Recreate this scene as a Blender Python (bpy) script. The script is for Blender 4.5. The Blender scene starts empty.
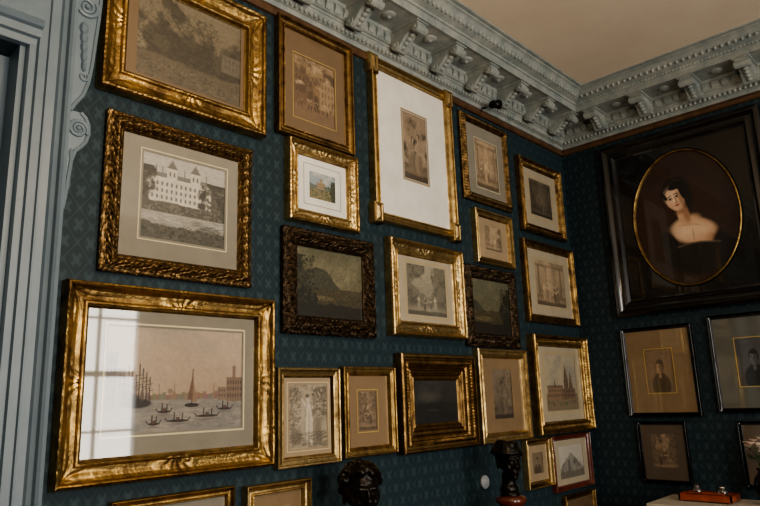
import bpy, bmesh, math, random
import numpy as np
from mathutils import Matrix, Vector
random.seed(3)
E=1.55            # eye height above floor
YW=0.03           # plane of the end wall
RX,RY=5.0,-6.5    # far sides of the room
ZC=E+2.07         # ceiling
scene=bpy.context.scene

# ------------------------------------------------------------------ materials
def mat(name,col,rough=.5,metal=0,coat=0,noise=None,bump=0,bscale=60,spec=.5,recess_shade=None):
    m=bpy.data.materials.new(name);m.use_nodes=True
    nt=m.node_tree;b=nt.nodes['Principled BSDF']
    b.inputs['Base Color'].default_value=(*col,1);b.inputs['Roughness'].default_value=rough
    b.inputs['Metallic'].default_value=metal;b.inputs['Coat Weight'].default_value=coat
    b.inputs['Coat Roughness'].default_value=.03;b.inputs['Coat IOR'].default_value=1.9;b.inputs['Specular IOR Level'].default_value=spec
    tc=nt.nodes.new('ShaderNodeTexCoord')
    if noise:
        n=nt.nodes.new('ShaderNodeTexNoise');n.inputs['Scale'].default_value=noise[1];n.inputs['Detail'].default_value=8;n.inputs['Roughness'].default_value=.65
        nt.links.new(tc.outputs['Object'],n.inputs['Vector'])
        r=nt.nodes.new('ShaderNodeValToRGB');r.color_ramp.elements[0].position=.35;r.color_ramp.elements[1].position=.65
        r.color_ramp.elements[0].color=(*noise[0],1);r.color_ramp.elements[1].color=(*col,1)
        nt.links.new(n.outputs['Fac'],r.inputs['Fac']);out=r.outputs['Color']
        if recess_shade:  # occlusion shade painted into the base colour of the crevices
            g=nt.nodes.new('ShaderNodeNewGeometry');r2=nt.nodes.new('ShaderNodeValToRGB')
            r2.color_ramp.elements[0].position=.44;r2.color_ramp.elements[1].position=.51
            r2.color_ramp.elements[0].color=(*recess_shade,1);r2.color_ramp.elements[1].color=(1,1,1,1)
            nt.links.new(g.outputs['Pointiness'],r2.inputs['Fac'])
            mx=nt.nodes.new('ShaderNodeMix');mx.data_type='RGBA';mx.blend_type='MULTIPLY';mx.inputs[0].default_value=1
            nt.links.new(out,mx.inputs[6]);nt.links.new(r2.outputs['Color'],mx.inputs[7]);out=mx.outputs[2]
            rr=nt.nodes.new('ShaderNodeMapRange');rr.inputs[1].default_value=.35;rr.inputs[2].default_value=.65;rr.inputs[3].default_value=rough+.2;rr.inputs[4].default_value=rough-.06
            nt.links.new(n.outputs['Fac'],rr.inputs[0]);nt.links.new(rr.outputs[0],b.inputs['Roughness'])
        nt.links.new(out,b.inputs['Base Color'])
    if bump:
        n=nt.nodes.new('ShaderNodeTexNoise');n.inputs['Scale'].default_value=bscale;n.inputs['Detail'].default_value=5
        nt.links.new(tc.outputs['Object'],n.inputs['Vector'])
        bp=nt.nodes.new('ShaderNodeBump');bp.inputs['Strength'].default_value=bump;bp.inputs['Distance'].default_value=.004
        nt.links.new(n.outputs['Fac'],bp.inputs['Height']);nt.links.new(bp.outputs['Normal'],b.inputs['Normal'])
    return m
def matte(name,col): return mat(name,col,.75,coat=.9,noise=(tuple(c*.88 for c in col),9))
RECESS_SHADE=(.22,.17,.12)
GOLD=mat('gold_leaf',(.64,.44,.17),.34,1,noise=((.15,.09,.038),13),bump=.6,bscale=100,recess_shade=RECESS_SHADE)
GOLD2=mat('gold_pale',(.76,.58,.28),.34,1,noise=((.30,.20,.09),18),bump=.5,bscale=80,recess_shade=RECESS_SHADE)
GOLD3=mat('gold_worn',(.34,.225,.10),.42,1,noise=((.07,.045,.024),30),bump=.6,bscale=120,recess_shade=RECESS_SHADE)
GOLD4=mat('gold_brown',(.46,.30,.12),.38,1,noise=((.10,.06,.028),16),bump=.55,bscale=110,recess_shade=RECESS_SHADE)
BRONZ=mat('carved_dark_gilt',(.085,.055,.028),.38,.7,noise=((.015,.010,.007),45),bump=.8,bscale=140)
BLACK=mat('ebonised_wood',(.005,.0045,.0045),.25,coat=.3)
REDW=mat('mahogany',(.16,.035,.015),.3,coat=.5,noise=((.07,.015,.008),18))
BRZ=mat('black_bronze',(.014,.011,.009),.30,.6,bump=.4,bscale=40)
PAINT=mat('blue_grey_paint',(.17,.22,.26),.42,noise=((.14,.19,.23),6),bump=.15,bscale=30)
PAINTC=mat('cornice_paint',(.36,.38,.355),.5,noise=((.21,.25,.25),12),bump=.25,bscale=40)
CEIL=mat('ceiling_plaster',(.80,.69,.55),.8,noise=((.74,.63,.49),3))
FLOOR=mat('floor_boards',(.10,.05,.025),.35,noise=((.06,.03,.015),8))
CLOTH=mat('white_linen',(.50,.46,.38),.8,bump=.2)
CER=mat('white_ceramic',(.45,.50,.55),.2)
RAILM=mat('picture_rail_wood',(.13,.07,.035),.4,noise=((.07,.035,.018),12))
IRON=mat('black_metal',(.01,.01,.01),.3,.4)
ORANGE=mat('red_lacquer',(.40,.085,.03),.3,coat=.5,noise=((.24,.045,.02),20))
PETAL=mat('flower_petals',(.62,.42,.36),.6,noise=((.7,.62,.52),25))
LEAFM=mat('leaf_green',(.03,.06,.02),.5)
GLASSM=mat('ink_glass',(.06,.05,.045),.05,coat=1)

def wallpaper():
    m=bpy.data.materials.new('teal_damask_wallpaper');m.use_nodes=True;nt=m.node_tree;N=nt.nodes;Lk=nt.links
    b=N['Principled BSDF'];b.inputs['Roughness'].default_value=.6;b.inputs['Specular IOR Level'].default_value=.3
    g=N.new('ShaderNodeNewGeometry');s=N.new('ShaderNodeSeparateXYZ');Lk.new(g.outputs['Position'],s.inputs[0])
    def M(op,a,b_=None,c=None):
        n=N.new('ShaderNodeMath');n.operation=op
        for i,v in enumerate((a,b_,c)):
            if v is None: continue
            if isinstance(v,(int,float)): n.inputs[i].default_value=v
            else: Lk.new(v,n.inputs[i])
        return n.outputs[0]
    u=M('ADD',s.outputs[0],s.outputs[1]);v=s.outputs[2]
    P,Q=.088,.12
    a=M('MULTIPLY',u,2*math.pi/P);c=M('MULTIPLY',v,2*math.pi/Q)
    d=M('ADD',M('COSINE',a),M('COSINE',c))
    ad=M('ABSOLUTE',d)
    lattice=M('MAXIMUM',M('MINIMUM',M('MULTIPLY',M('SUBTRACT',.26,ad),4.0),1.0),0.0)
    flower=M('MULTIPLY',M('MAXIMUM',M('SUBTRACT',ad,.85),0.0),M('ADD',1.0,M('MULTIPLY',M('COSINE',M('MULTIPLY',a,3)),M('COSINE',M('MULTIPLY',c,3)))))
    mo=M('ADD',M('MULTIPLY',lattice,.65),flower)
    nz=N.new('ShaderNodeTexNoise');nz.inputs['Scale'].default_value=40;Lk.new(g.outputs['Position'],nz.inputs['Vector'])
    mo=M('ADD',mo,M('MULTIPLY',M('SUBTRACT',nz.outputs['Fac'],.5),.4))
    r=N.new('ShaderNodeValToRGB');e=r.color_ramp.elements
    e[0].position=.1;e[0].color=(.0125,.028,.037,1);e[1].position=.9;e[1].color=(.030,.056,.067,1)
    Lk.new(mo,r.inputs['Fac']);Lk.new(r.outputs['Color'],b.inputs['Base Color'])
    return m
WALLP=wallpaper()

# ------------------------------------------------------------------ mesh helpers
def obj(name,V,F,m,parent=None,smooth=False):
    me=bpy.data.meshes.new(name);me.from_pydata([tuple(map(float,v)) for v in V],[],[tuple(int(i) for i in f) for f in F])
    bm=bmesh.new();bm.from_mesh(me);bmesh.ops.recalc_face_normals(bm,faces=bm.faces);bm.to_mesh(me);bm.free()
    if m: me.materials.append(m)
    if smooth:
        me.polygons.foreach_set('use_smooth',[True]*len(me.polygons))
    o=bpy.data.objects.new(name,me);scene.collection.objects.link(o)
    if parent: o.parent=parent
    return o
def empty(name,loc=(0,0,0)):
    o=bpy.data.objects.new(name,None);o.location=loc;o.empty_display_size=.1;scene.collection.objects.link(o);return o
def adopt(parent,ch):
    for c in ch:
        c.parent=parent;c.matrix_parent_inverse=Matrix.Translation(-parent.location)
def boxvf(x0,x1,y0,y1,z0,z1):
    V=[(x,y,z) for x in (x0,x1) for y in (y0,y1) for z in (z0,z1)]
    F=[(0,1,3,2),(4,6,7,5),(0,4,5,1),(2,3,7,6),(0,2,6,4),(1,5,7,3)]
    return V,F
class Acc:
    def __init__(s): s.V=[];s.F=[]
    def add(s,V,F):
        k=len(s.V);s.V+=list(V);s.F+=[tuple(i+k for i in f) for f in F]
    def box(s,*a): s.add(*boxvf(*a))
    def ell(s,c,r,nu=12,nv=8,rot=None):
        V=[];F=[]
        for i in range(nv+1):
            th=math.pi*i/nv
            for j in range(nu):
                ph=2*math.pi*j/nu
                p=Vector((r[0]*math.sin(th)*math.cos(ph),r[1]*math.sin(th)*math.sin(ph),r[2]*math.cos(th)))
                if rot: p=rot@p
                V.append((c[0]+p[0],c[1]+p[1],c[2]+p[2]))
        for i in range(nv):
            for j in range(nu):
                F.append((i*nu+j,i*nu+(j+1)%nu,(i+1)*nu+(j+1)%nu,(i+1)*nu+j))
        s.add(V,F)
    def lathe(s,c,prof,n=24):
        V=[];F=[]
        for r,z in prof:
            for j in range(n):
                a=2*math.pi*j/n;V.append((c[0]+r*math.cos(a),c[1]+r*math.sin(a),c[2]+z))
        for i in range(len(prof)-1):
            for j in range(n): F.append((i*n+j,i*n+(j+1)%n,(i+1)*n+(j+1)%n,(i+1)*n+j))
        F.append(tuple(range(n)));F.append(tuple(range((len(prof)-1)*n,len(prof)*n)))
        s.add(V,F)
    def prism(s,poly,fn,w0,w1):
        n=len(poly);V=[fn(p,q,w0) for p,q in poly]+[fn(p,q,w1) for p,q in poly]
        F=[tuple(range(n)),tuple(range(n,2*n))]+[(i,(i+1)%n,n+(i+1)%n,n+i) for i in range(n)]
        s.add(V,F)
    def tube(s,pts,rad,n=8):
        V=[];F=[];pts=[Vector(p) for p in pts];m=len(pts)
        for i,p in enumerate(pts):
            t=(pts[min(i+1,m-1)]-pts[max(i-1,0)]).normalized()
            a=t.cross(Vector((1,0,0)));a=a.normalized() if a.length>.1 else t.cross(Vector((0,0,1))).normalized();b=t.cross(a)
            r=rad[i] if hasattr(rad,'__len__') else rad
            for j in range(n):
                q=2*math.pi*j/n;V.append(tuple(p+a*math.cos(q)*r+b*math.sin(q)*r))
        for i in range(m-1):
            for j in range(n): F.append((i*n+j,i*n+(j+1)%n,(i+1)*n+(j+1)%n,(i+1)*n+j))
        F.append(tuple(range(n)));F.append(tuple(range((m-1)*n,m*n)));s.add(V,F)
    def obj(s,name,m,parent=None,smooth=False): return obj(name,s.V,s.F,m,parent,smooth)

# ------------------------------------------------------------------ canvas painter (vertex colours on real picture sheets)
rng=np.random.default_rng(5)
class Canvas:
    def __init__(s,w,h,base,res=.0019):
        s.W=w;s.H=h;mx=560 if res<.0019 else 340;s.nx=max(60,min(mx,int(w/res)));s.ny=max(60,min(mx,int(h/res)))
        s.u,s.v=np.meshgrid(np.linspace(0,1,s.nx),np.linspace(0,1,s.ny))
        s.c=np.ones((s.ny,s.nx,3))*np.array(base)
    def noise(s,k=6,oct=4,ax=1.):
        out=np.zeros((s.ny,s.nx));amp=1;tot=0
        for o in range(oct):
            kx=max(2,int(k*ax*2**o));ky=max(2,int(k*2**o*s.H/s.W)) 
            g=rng.random((ky+2,kx+2));x=s.u*kx;y=s.v*ky;i=x.astype(int);j=y.astype(int);fx=x-i;fy=y-j
            fx=fx*fx*(3-2*fx);fy=fy*fy*(3-2*fy)
            i=np.minimum(i,kx);j=np.minimum(j,ky)
            out+=amp*((g[j,i]*(1-fx)+g[j,i+1]*fx)*(1-fy)+(g[j+1,i]*(1-fx)+g[j+1,i+1]*fx)*fy);tot+=amp;amp*=.55
        return out/tot
    def mix(s,m,col): 
        m=np.clip(m,0,1)[...,None];s.c=s.c*(1-m)+np.array(col)*m;return s
    def ell(s,cx,cy,rx,ry,col,a=1,soft=.15,ang=0):
        dx=(s.u-cx)*s.W;dy=(s.v-cy)*s.H;ca,sa=math.cos(ang),math.sin(ang)
        x=(dx*ca+dy*sa)/(rx*s.W);y=(-dx*sa+dy*ca)/(ry*s.H);d=np.sqrt(x*x+y*y)
        return s.mix(a*np.clip((1+soft-d)/(2*soft),0,1),col)
    def rect(s,x0,x1,y0,y1,col,a=1):
        e=.004
        m=np.clip((s.u-x0)/e+.5,0,1)*np.clip((x1-s.u)/e+.5,0,1)*np.clip((s.v-y0)/e+.5,0,1)*np.clip((y1-s.v)/e+.5,0,1)
        return s.mix(a*m,col)
    def below(s,f,col,a=1,soft=.01): return s.mix(a*np.clip((f-s.v)/soft+.5,0,1),col)
    def line(s,x0,y0,x1,y1,w,col,a=1):
        mg=w+.004
        i0=max(0,int((min(x0,x1)-mg/s.W)*s.nx));i1=min(s.nx,int((max(x0,x1)+mg/s.W)*s.nx)+2)
        j0=max(0,int((min(y0,y1)-mg/s.H)*s.ny));j1=min(s.ny,int((max(y0,y1)+mg/s.H)*s.ny)+2)
        if i1<=i0 or j1<=j0: return s
        ax,ay,bx,by=x0*s.W,y0*s.H,x1*s.W,y1*s.H;px=s.u[j0:j1,i0:i1]*s.W;py=s.v[j0:j1,i0:i1]*s.H
        l2=(bx-ax)**2+(by-ay)**2+1e-9;t=np.clip(((px-ax)*(bx-ax)+(py-ay)*(by-ay))/l2,0,1)
        d=np.hypot(px-ax-t*(bx-ax),py-ay-t*(by-ay));m=(a*np.clip((w-d)/.0016+.5,0,1))[...,None]
        s.c[j0:j1,i0:i1]=s.c[j0:j1,i0:i1]*(1-m)+np.array(col)*m;return s
    def hatch(s,n,ln,col,a=.6,x=(0,1),y=(0,1),ang=None,w=.0009):
        for i in range(n):
            cx=rng.uniform(*x);cy=rng.uniform(*y);t=rng.uniform(0,3.14) if ang is None else ang+rng.uniform(-.25,.25);l=ln*rng.uniform(.4,1)
            s.line(cx,cy,cx+l*math.cos(t)/s.W,cy+l*math.sin(t)/s.H,w,col,a)
        return s
    def leaves(s,n,r,cols,x=(0,1),y=(0,1),a=.8):
        for i in range(n):
            c=cols[int(rng.integers(len(cols)))];cx=rng.uniform(*x);cy=rng.uniform(*y);rr=r*rng.uniform(.5,1.2)
            s.line(cx,cy,cx+rr*.6/s.W,cy+rr*rng.uniform(-.5,.5)/s.H,rr*.5,c,a)
        return s
    def windows(s,x0,x1,y0,y1,nx,ny,col,a=.9):
        for i in range(nx):
            for j in range(ny):
                w=(x1-x0)/nx;h=(y1-y0)/ny;s.rect(x0+w*(i+.3),x0+w*(i+.72),y0+h*(j+.22),y0+h*(j+.78),col,a)
    def grain(s,a=.12,k=60):
        n=s.noise(k,2)-.5;s.c=np.clip(s.c*(1+a*2*n[...,None]),0,1);return s

def A_foliage(c):
    c.c[:]=(.20,.165,.105);c.mix(c.noise(4)*1.0,(.14,.115,.07));c.mix((c.v-.6)*1.2,(.17,.15,.105))
    n=c.noise(4,6);m=np.clip((n-.42+.6*(.62-c.v)-.35*np.clip(c.u-.55,0,1))*12,0,1);c.mix(m,(.036,.032,.021))
    n2=c.noise(12,4);c.mix(np.clip((n2-.5)*6,0,1)*m*.55,(.085,.074,.046))
    c.leaves(900,.007,[(.02,.018,.012),(.07,.062,.038),(.045,.04,.025)],(0,.75),(.28,.9),.45)
    c.rect(.80,1.05,.36,.58,(.16,.14,.105),.6);c.windows(.82,.98,.40,.55,4,2,(.07,.06,.045),.7)
    c.below(.24+.08*c.noise(5),(.11,.09,.058),.85,.03);c.hatch(260,.03,(.045,.038,.025),.5,(0,1),(0,.25),.1);c.leaves(140,.008,[(.03,.025,.015),(.15,.125,.08)],(0,1),(.02,.22),.5);c.grain(.25)
def A_sepia(c):
    c.c[:]=(.24,.15,.075);c.mix((c.v-.5)*1.2,(.36,.26,.15));n=c.noise(5,5)
    c.rect(-.1,.30,.2,.85,(.12,.072,.04),.8);c.rect(.30,.46,.2,.66,(.17,.105,.06),.8);c.rect(.62,1.1,.2,.74,(.32,.225,.13),.75)
    c.windows(.02,.28,.4,.8,3,4,(.06,.037,.022),.8);c.windows(.66,.98,.3,.7,4,3,(.13,.08,.045),.8);c.rect(.44,.64,.2,.44,(.20,.12,.07),.8);c.ell(.54,.32,.06,.12,(.06,.037,.022),.9,.2)
    c.mix((n-.48)*5,(.09,.055,.03));c.mix((c.noise(8,4)-.6)*5*(c.v>.3),(.42,.31,.19));c.below(.22+.04*n,(.18,.115,.065),.9,.03)
    for i in range(11):
        x=rng.uniform(.1,.9);h=rng.uniform(.06,.12);c.ell(x,.17+h/2,.014,h/2,(.06,.037,.022),.9,.3);c.ell(x,.19+h,.009,.012,(.34,.24,.14),.8,.3)
    c.hatch(260,.02,(.08,.05,.028),.4);c.grain(.2)
def A_chateau(c):
    c.c[:]=(.46,.44,.385);c.mix(c.noise(4)*.6,(.38,.365,.32))
    c.below(.56+.16*c.noise(5),(.075,.07,.055),.95,.02)
    W_=(.54,.51,.43);c.rect(.08,.82,.44,.72,W_);c.rect(.08,.82,.72,.79,(.16,.155,.14));c.rect(.06,.84,.715,.735,(.6,.57,.48))
    c.rect(.28,.40,.44,.86,W_);c.rect(.56,.68,.44,.86,W_)
    for x in (.28,.56): c.mix(np.clip((.12-np.abs(c.u-x-.06)*1.6-(c.v-.86))*30,0,1)*(c.v>.86)*(np.abs(c.u-x-.06)<.07),(.14,.135,.12))
    c.windows(.09,.81,.46,.70,13,3,(.09,.085,.07));c.windows(.29,.39,.74,.84,2,1,(.09,.085,.07));c.windows(.57,.67,.74,.84,2,1,(.09,.085,.07))
    for x in (.15,.22,.48,.75): c.rect(x,x+.015,.79,.87,(.2,.18,.15))
    m=np.clip((c.noise(7,5)-.40+1.3*(c.u-.80))*9,0,1)*(c.v<.78);c.mix(m,(.04,.038,.03))
    m=np.clip((c.noise(7,5)-.40+2.6*(.09-c.u))*9,0,1)*(c.v<.85);c.mix(m,(.045,.042,.033))
    c.leaves(260,.008,[(.03,.03,.022),(.10,.095,.07)],(.74,1),(.2,.74),.6);c.leaves(100,.008,[(.03,.03,.022),(.11,.10,.075)],(0,.13),(.2,.8),.6)
    c.below(.43+.03*c.noise(10),(.07,.066,.05),.95);c.leaves(200,.007,[(.05,.045,.035),(.15,.14,.11)],(.05,.95),(.33,.43),.7)
    c.below(.32,(.34,.325,.275),.95);c.mix((c.noise(14,3,.3)-.48)*5*(c.v<.32),(.13,.125,.105))
    c.hatch(160,.05,(.5,.48,.42),.5,(0,1),(.03,.3),0);c.hatch(160,.04,(.08,.075,.06),.5,(0,1),(.03,.3),0)
    c.below(.13+.10*c.noise(6),(.075,.07,.052),.9,.02);c.leaves(120,.008,[(.04,.038,.028),(.14,.13,.10)],(0,1),(.0,.18),.6);c.grain(.2)
def A_harbor(c):
    c.c[:]=(.38,.275,.19);c.mix(c.v*1.0-.2,(.43,.345,.26));c.mix((c.noise(3,4)-.45)*1.6,(.52,.42,.31));c.mix((c.noise(4,3,.5)-.52)*2*(c.v>.6),(.28,.255,.225))
    D=(.035,.028,.025)
    c.below(.34+.015*c.noise(20),(.26,.205,.155),.9)
    for i in range(26):
        x=.27+.6*i/26;h=rng.uniform(.015,.055);c.rect(x,x+.024,.30,.33+h,tuple(v*rng.uniform(.7,1.1) for v in (.23,.17,.125)),.9)
    for x in (.36,.47,.77): c.line(x,.33,x,.45,.0018,(.2,.14,.1),.9)
    c.ell(.44,.385,.018,.025,(.22,.16,.12),.9,.15)
    c.below(.305,(.225,.215,.195),.95);c.mix((c.noise(26,3,.22)-.5)*3*(c.v<.3),(.32,.285,.24));c.hatch(260,.03,(.14,.13,.12),.5,(0,1),(.02,.29),0);c.hatch(160,.03,(.40,.345,.28),.5,(0,1),(.02,.29),0)
    B=(.15,.13,.112)
    c.rect(-.1,.075,.24,.74,B,.95);c.windows(.0,.07,.30,.70,3,5,(.05,.045,.04));c.rect(.075,.13,.26,.60,(.20,.165,.135),.95);c.windows(.08,.13,.32,.56,2,3,(.07,.055,.045));c.line(.0,.745,.08,.745,.003,(.25,.21,.17))
    c.rect(.80,.87,.29,.42,(.22,.155,.11),.95);c.rect(.87,1.1,.27,.52,(.19,.13,.09),.95);c.windows(.875,1.0,.30,.50,6,3,(.07,.05,.035));c.windows(.805,.865,.31,.41,3,2,(.08,.055,.04));c.rect(.92,.945,.5,.64,(.19,.13,.09),.95)
    c.ell(.205,.275,.105,.045,D,.97,.12);c.ell(.17,.33,.06,.05,D,.85,.3)
    for i in range(8):
        x=.125+.024*i;h=.52+.14*((i*5)%7)/7;c.line(x,.28,x+.003,h,.0019,D,.95)
        for q in (.45,.7): c.line(x-.022,.28+(h-.28)*q,x+.022,.29+(h-.28)*q,.0013,D,.8)
        c.line(x,h,x+.035,.29,.0007,D,.6);c.line(x,h,x-.03,.29,.0007,D,.6)
    for x,h in ((.15,.42),(.20,.47),(.245,.40)): c.ell(x,h-.05,.014,.05,(.12,.085,.06),.85,.25)
    c.ell(.60,.245,.055,.02,D,1,.1);c.line(.60,.24,.605,.60,.0018,D)
    for k in range(40):
        t=k/40;c.line(.603,.30+.27*t,.603-.035*(1-t),.30+.22*t,.0016,(.15,.085,.055),.9);c.line(.608,.28+.25*t,.608+.028*(1-t),.28+.20*t,.0016,(.24,.16,.10),.9)
    for x,y,r in ((.72,.135,.085),(.50,.10,.08),(.86,.2,.055),(.40,.19,.045),(.33,.08,.04)):
        c.ell(x,y,r,.013,D,1,.12);c.line(x-r*.9,y,x-r-.012,y+.028,.0018,D);c.line(x+r*.9,y,x+r+.010,y+.032,.0018,D)
        for dx,h in ((-.35,.08),(.4,.07)): c.line(x+r*dx,y,x+r*dx+.003,y+h,.0022,D);c.ell(x+r*dx+.003,y+h+.008,.004,.008,(.3,.2,.13),1,.2)
        c.rect(x-.014,x+.014,y,y+.035,(.09,.05,.035),.9);c.ell(x,y-.03,r,.010,(.12,.105,.09),.55,.5)
    c.grain(.10)
def A_oil(c,g=0):
    c.c[:]=(.11,.10,.052) if not g else (.12,.115,.07);c.mix((c.noise(4,5)-.40)*2.6,(.21,.19,.115));c.mix((c.v-.55)*.8,(.10,.105,.075))
    h=.50+.22*np.sin(c.u*5.5+g*2)*np.exp(-((c.u-.5)**2)*3)+.06*c.noise(9,5);c.below(h,(.045,.045,.03),.95,.012)
    c.hatch(200,.03,(.08,.075,.045),.5,(.1,.9),(.4,.65),.9,.0014)
    c.below(.40+.06*c.noise(8),(.058,.048,.024),.95,.012);c.ell(.3,.28,.22,.04,(.15,.125,.065),.8,.3);c.leaves(200,.008,[(.03,.028,.012),(.09,.075,.035)],(0,1),(.12,.42),.7);c.below(.16+.08*c.noise(6),(.014,.012,.008),.9,.02)
    m=np.clip((c.noise(8,5)-.5+1.3*((.20-c.u) if not g else (c.u-.76)))*9,0,1)*(c.v<.88);c.mix(m,(.015,.015,.009))
    x=(0,.25) if not g else (.72,1);c.leaves(220,.009,[(.012,.012,.007),(.05,.048,.024)],x,(.25,.88),.7);c.grain(.35)
def A_oil2(c): A_oil(c,1)
def A_castle(c):
    c.c[:]=(.30,.37,.40);c.mix((c.noise(5,4)-.42)*4,(.56,.54,.48));c.below(.5+.15*c.noise(4),(.12,.14,.11),.95,.02)
    c.rect(.3,.62,.42,.66,(.34,.25,.15));c.rect(.42,.5,.6,.78,(.34,.25,.15));c.windows(.31,.61,.45,.63,6,2,(.10,.07,.04));c.rect(.41,.51,.76,.79,(.15,.11,.08))
    c.below(.36+.06*c.noise(6),(.20,.18,.09),.95,.015);c.leaves(120,.008,[(.07,.08,.04),(.26,.21,.11)],(0,1),(.05,.38),.7);m=np.clip((c.noise(8)-.45+1.5*(c.u-.78))*8,0,1)*(c.v<.8);c.mix(m,(.05,.06,.035));c.grain(.2)
def fig(c,x,y,h,body,skin,hair,seat=False):
    w=h*.15*c.H/c.W;dk=tuple(v*.5 for v in body);lt=tuple(min(.8,v*1.35) for v in body);d=rng.choice([-1,1])
    if seat:
        c.ell(x+d*w*.7,y+h*.30,w*1.3,h*.13,body,.95,.2);c.ell(x+d*w*1.5,y+h*.14,w*.5,h*.17,dk,.9,.25);y-=h*.08
    else:
        c.ell(x,y+h*.20,w*.95,h*.24,body,.95,.16,d*.12);c.ell(x+w*.4,y+h*.18,w*.35,h*.22,dk,.7,.4)
    for k in (-.5,-.1,.3,.6): c.line(x+w*k*.5,y+h*.42,x+w*k*1.2,y+.04*h,.0010,dk,.7)
    c.ell(x,y+h*.55,w*.55,h*.165,body,.97,.15,d*.1);c.ell(x-w*.2,y+h*.58,w*.25,h*.11,lt,.6,.4)
    ww=max(.0012,w*c.W*.17)
    for sd in (-1,1):
        ex=x+sd*w*(.75+.3*rng.random());ey=y+h*(.44+.1*rng.random());hx=x+d*w*rng.uniform(.2,1.3);hy=y+h*rng.uniform(.36,.60)
        c.line(x+sd*w*.45,y+h*.66,ex,ey,ww,body if sd>0 else lt,.9);c.line(ex,ey,hx,hy,ww*.8,skin,.85)
    c.line(x,y+h*.70,x+d*w*.08,y+h*.77,ww*.8,skin);c.ell(x+d*w*.06,y+h*.845,w*.33,h*.062,hair,.95,.2);c.ell(x+d*w*.16,y+h*.825,w*.22,h*.052,skin,.95,.2)
    c.ell(x+d*w*.26,y+h*.83,w*.05,h*.009,hair,.8,.3)
def scene_art(c,bg,n=3,h=.55,mode='trees',seat=False,con=.9):
    dk=tuple(v*.22 for v in bg);md_=tuple(v*.5 for v in bg);lt=tuple(min(.85,v*1.7) for v in bg)
    c.c[:]=bg;c.mix((c.v-.45)*.9,lt);base=np.array(bg)
    if mode=='trees':
        m=np.clip((c.noise(4,6)-.50+.9*np.abs(c.u-.5)-.15*(c.u>.5))*8,0,1)*(c.v>.12);c.mix(m*.85,md_);c.mix(np.clip((c.noise(11,4)-.5)*8,0,1)*m*.7,dk);c.leaves(160,.006,[dk,md_,bg],(0,1),(.3,1),.45)
    elif mode=='hall':
        for k in range(4):
            x=.12+.25*k;c.rect(x-.03,x+.03,.2,.9,md_,.7);c.rect(x+.01,x+.03,.2,.9,dk,.5)
        c.rect(0,1,.86,.92,md_,.7);c.mix((c.noise(5,5)-.45)*3,md_);c.ell(.5,.62,.18,.28,lt,.5,.5)
    elif mode=='cloud':
        m=(c.noise(3,6)-.40)*4;c.mix(m,lt);c.mix((c.noise(4,5)-.52)*5,dk)
    c.below(.20+.08*c.noise(5),md_,.85,.03);c.ell(.5,.12,.45,.06,lt,.4,.6)
    for i in range(n):
        x=.5+(i-(n-1)/2)*min(.24,.62/max(1,n))+rng.uniform(-.03,.03);q=(1.45,.40,.95,.6,1.3)[(i*2+n)%5]
        fig(c,x,.10+rng.uniform(0,.07),h*rng.uniform(.9,1.1),tuple(min(.8,v*q) for v in bg),lt,dk,seat and i%2==0)
    c.below(.07+.05*c.noise(7),dk,.8,.03);c.hatch(170,.016,dk,.35,ang=.8,w=.0007);c.hatch(90,.016,lt,.3,ang=-.7,w=.0007)
    c.c=c.c*con+base*(1-con);c.grain(.2)
def A_tall(c): scene_art(c,(.22,.165,.11),2,.60,'cloud')
def A_f2(c): scene_art(c,(.37,.27,.17),3,.50,'hall',True)
def A_f3(c): scene_art(c,(.12,.095,.065),2,.6,'hall',True)
def A_f4(c): scene_art(c,(.40,.30,.19),2,.5,'trees',True)
def A_f5(c): scene_art(c,(.35,.265,.17),5,.48,'hall')
def A_f6(c): scene_art(c,(.30,.27,.20),4,.30,'trees')
def A_f7(c): scene_art(c,(.28,.20,.125),1,.62,'trees',True)
def A_f8(c): scene_art(c,(.13,.105,.075),2,.62,'cloud',False)
def head_art(c,bg,con=.8,hat=False):
    dk=tuple(v*.16 for v in bg);sk=tuple(min(.8,v*1.7) for v in bg);sh=tuple(v*.75 for v in bg);base=np.array(bg)
    c.c[:]=bg;c.mix((c.noise(4,5)-.42)*2.5,tuple(v*.6 for v in bg));c.ell(.5,.6,.42,.42,tuple(v*1.15 for v in bg),.5,.6)
    c.ell(.5,.16,.34,.28,dk,1,.10);c.ell(.5,.36,.17,.10,dk,1,.2);c.ell(.5,.40,.055,.08,sh,1,.2);c.ell(.49,.37,.04,.045,sk,.8,.3)
    c.ell(.5,.62,.145,.15,dk,1,.15);c.ell(.485,.57,.105,.145,sk,1,.08);c.ell(.54,.56,.05,.12,sh,.8,.4);c.ell(.5,.70,.12,.045,dk,1,.2)
    for x in (.445,.525): c.ell(x,.59,.020,.010,dk,1,.3);c.ell(x,.618,.026,.006,dk,.8,.3)
    c.line(.482,.585,.472,.54,.0012,sh);c.ell(.483,.53,.018,.008,sh,.9,.3);c.ell(.484,.495,.026,.008,dk,.7,.4)
    if hat: c.ell(.5,.73,.22,.03,dk,1,.15);c.ell(.5,.79,.13,.08,dk,1,.15)
    c.hatch(120,.012,dk,.3,ang=.8,w=.0007);c.c=c.c*con+base*(1-con);c.grain(.2)
def A_h1(c): head_art(c,(.24,.165,.10),.75)
def A_h3(c): head_art(c,(.20,.15,.10),.65)
def A_h4(c): head_art(c,(.085,.085,.085),.9)
def A_h5(c): head_art(c,(.16,.125,.085),.6)
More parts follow.
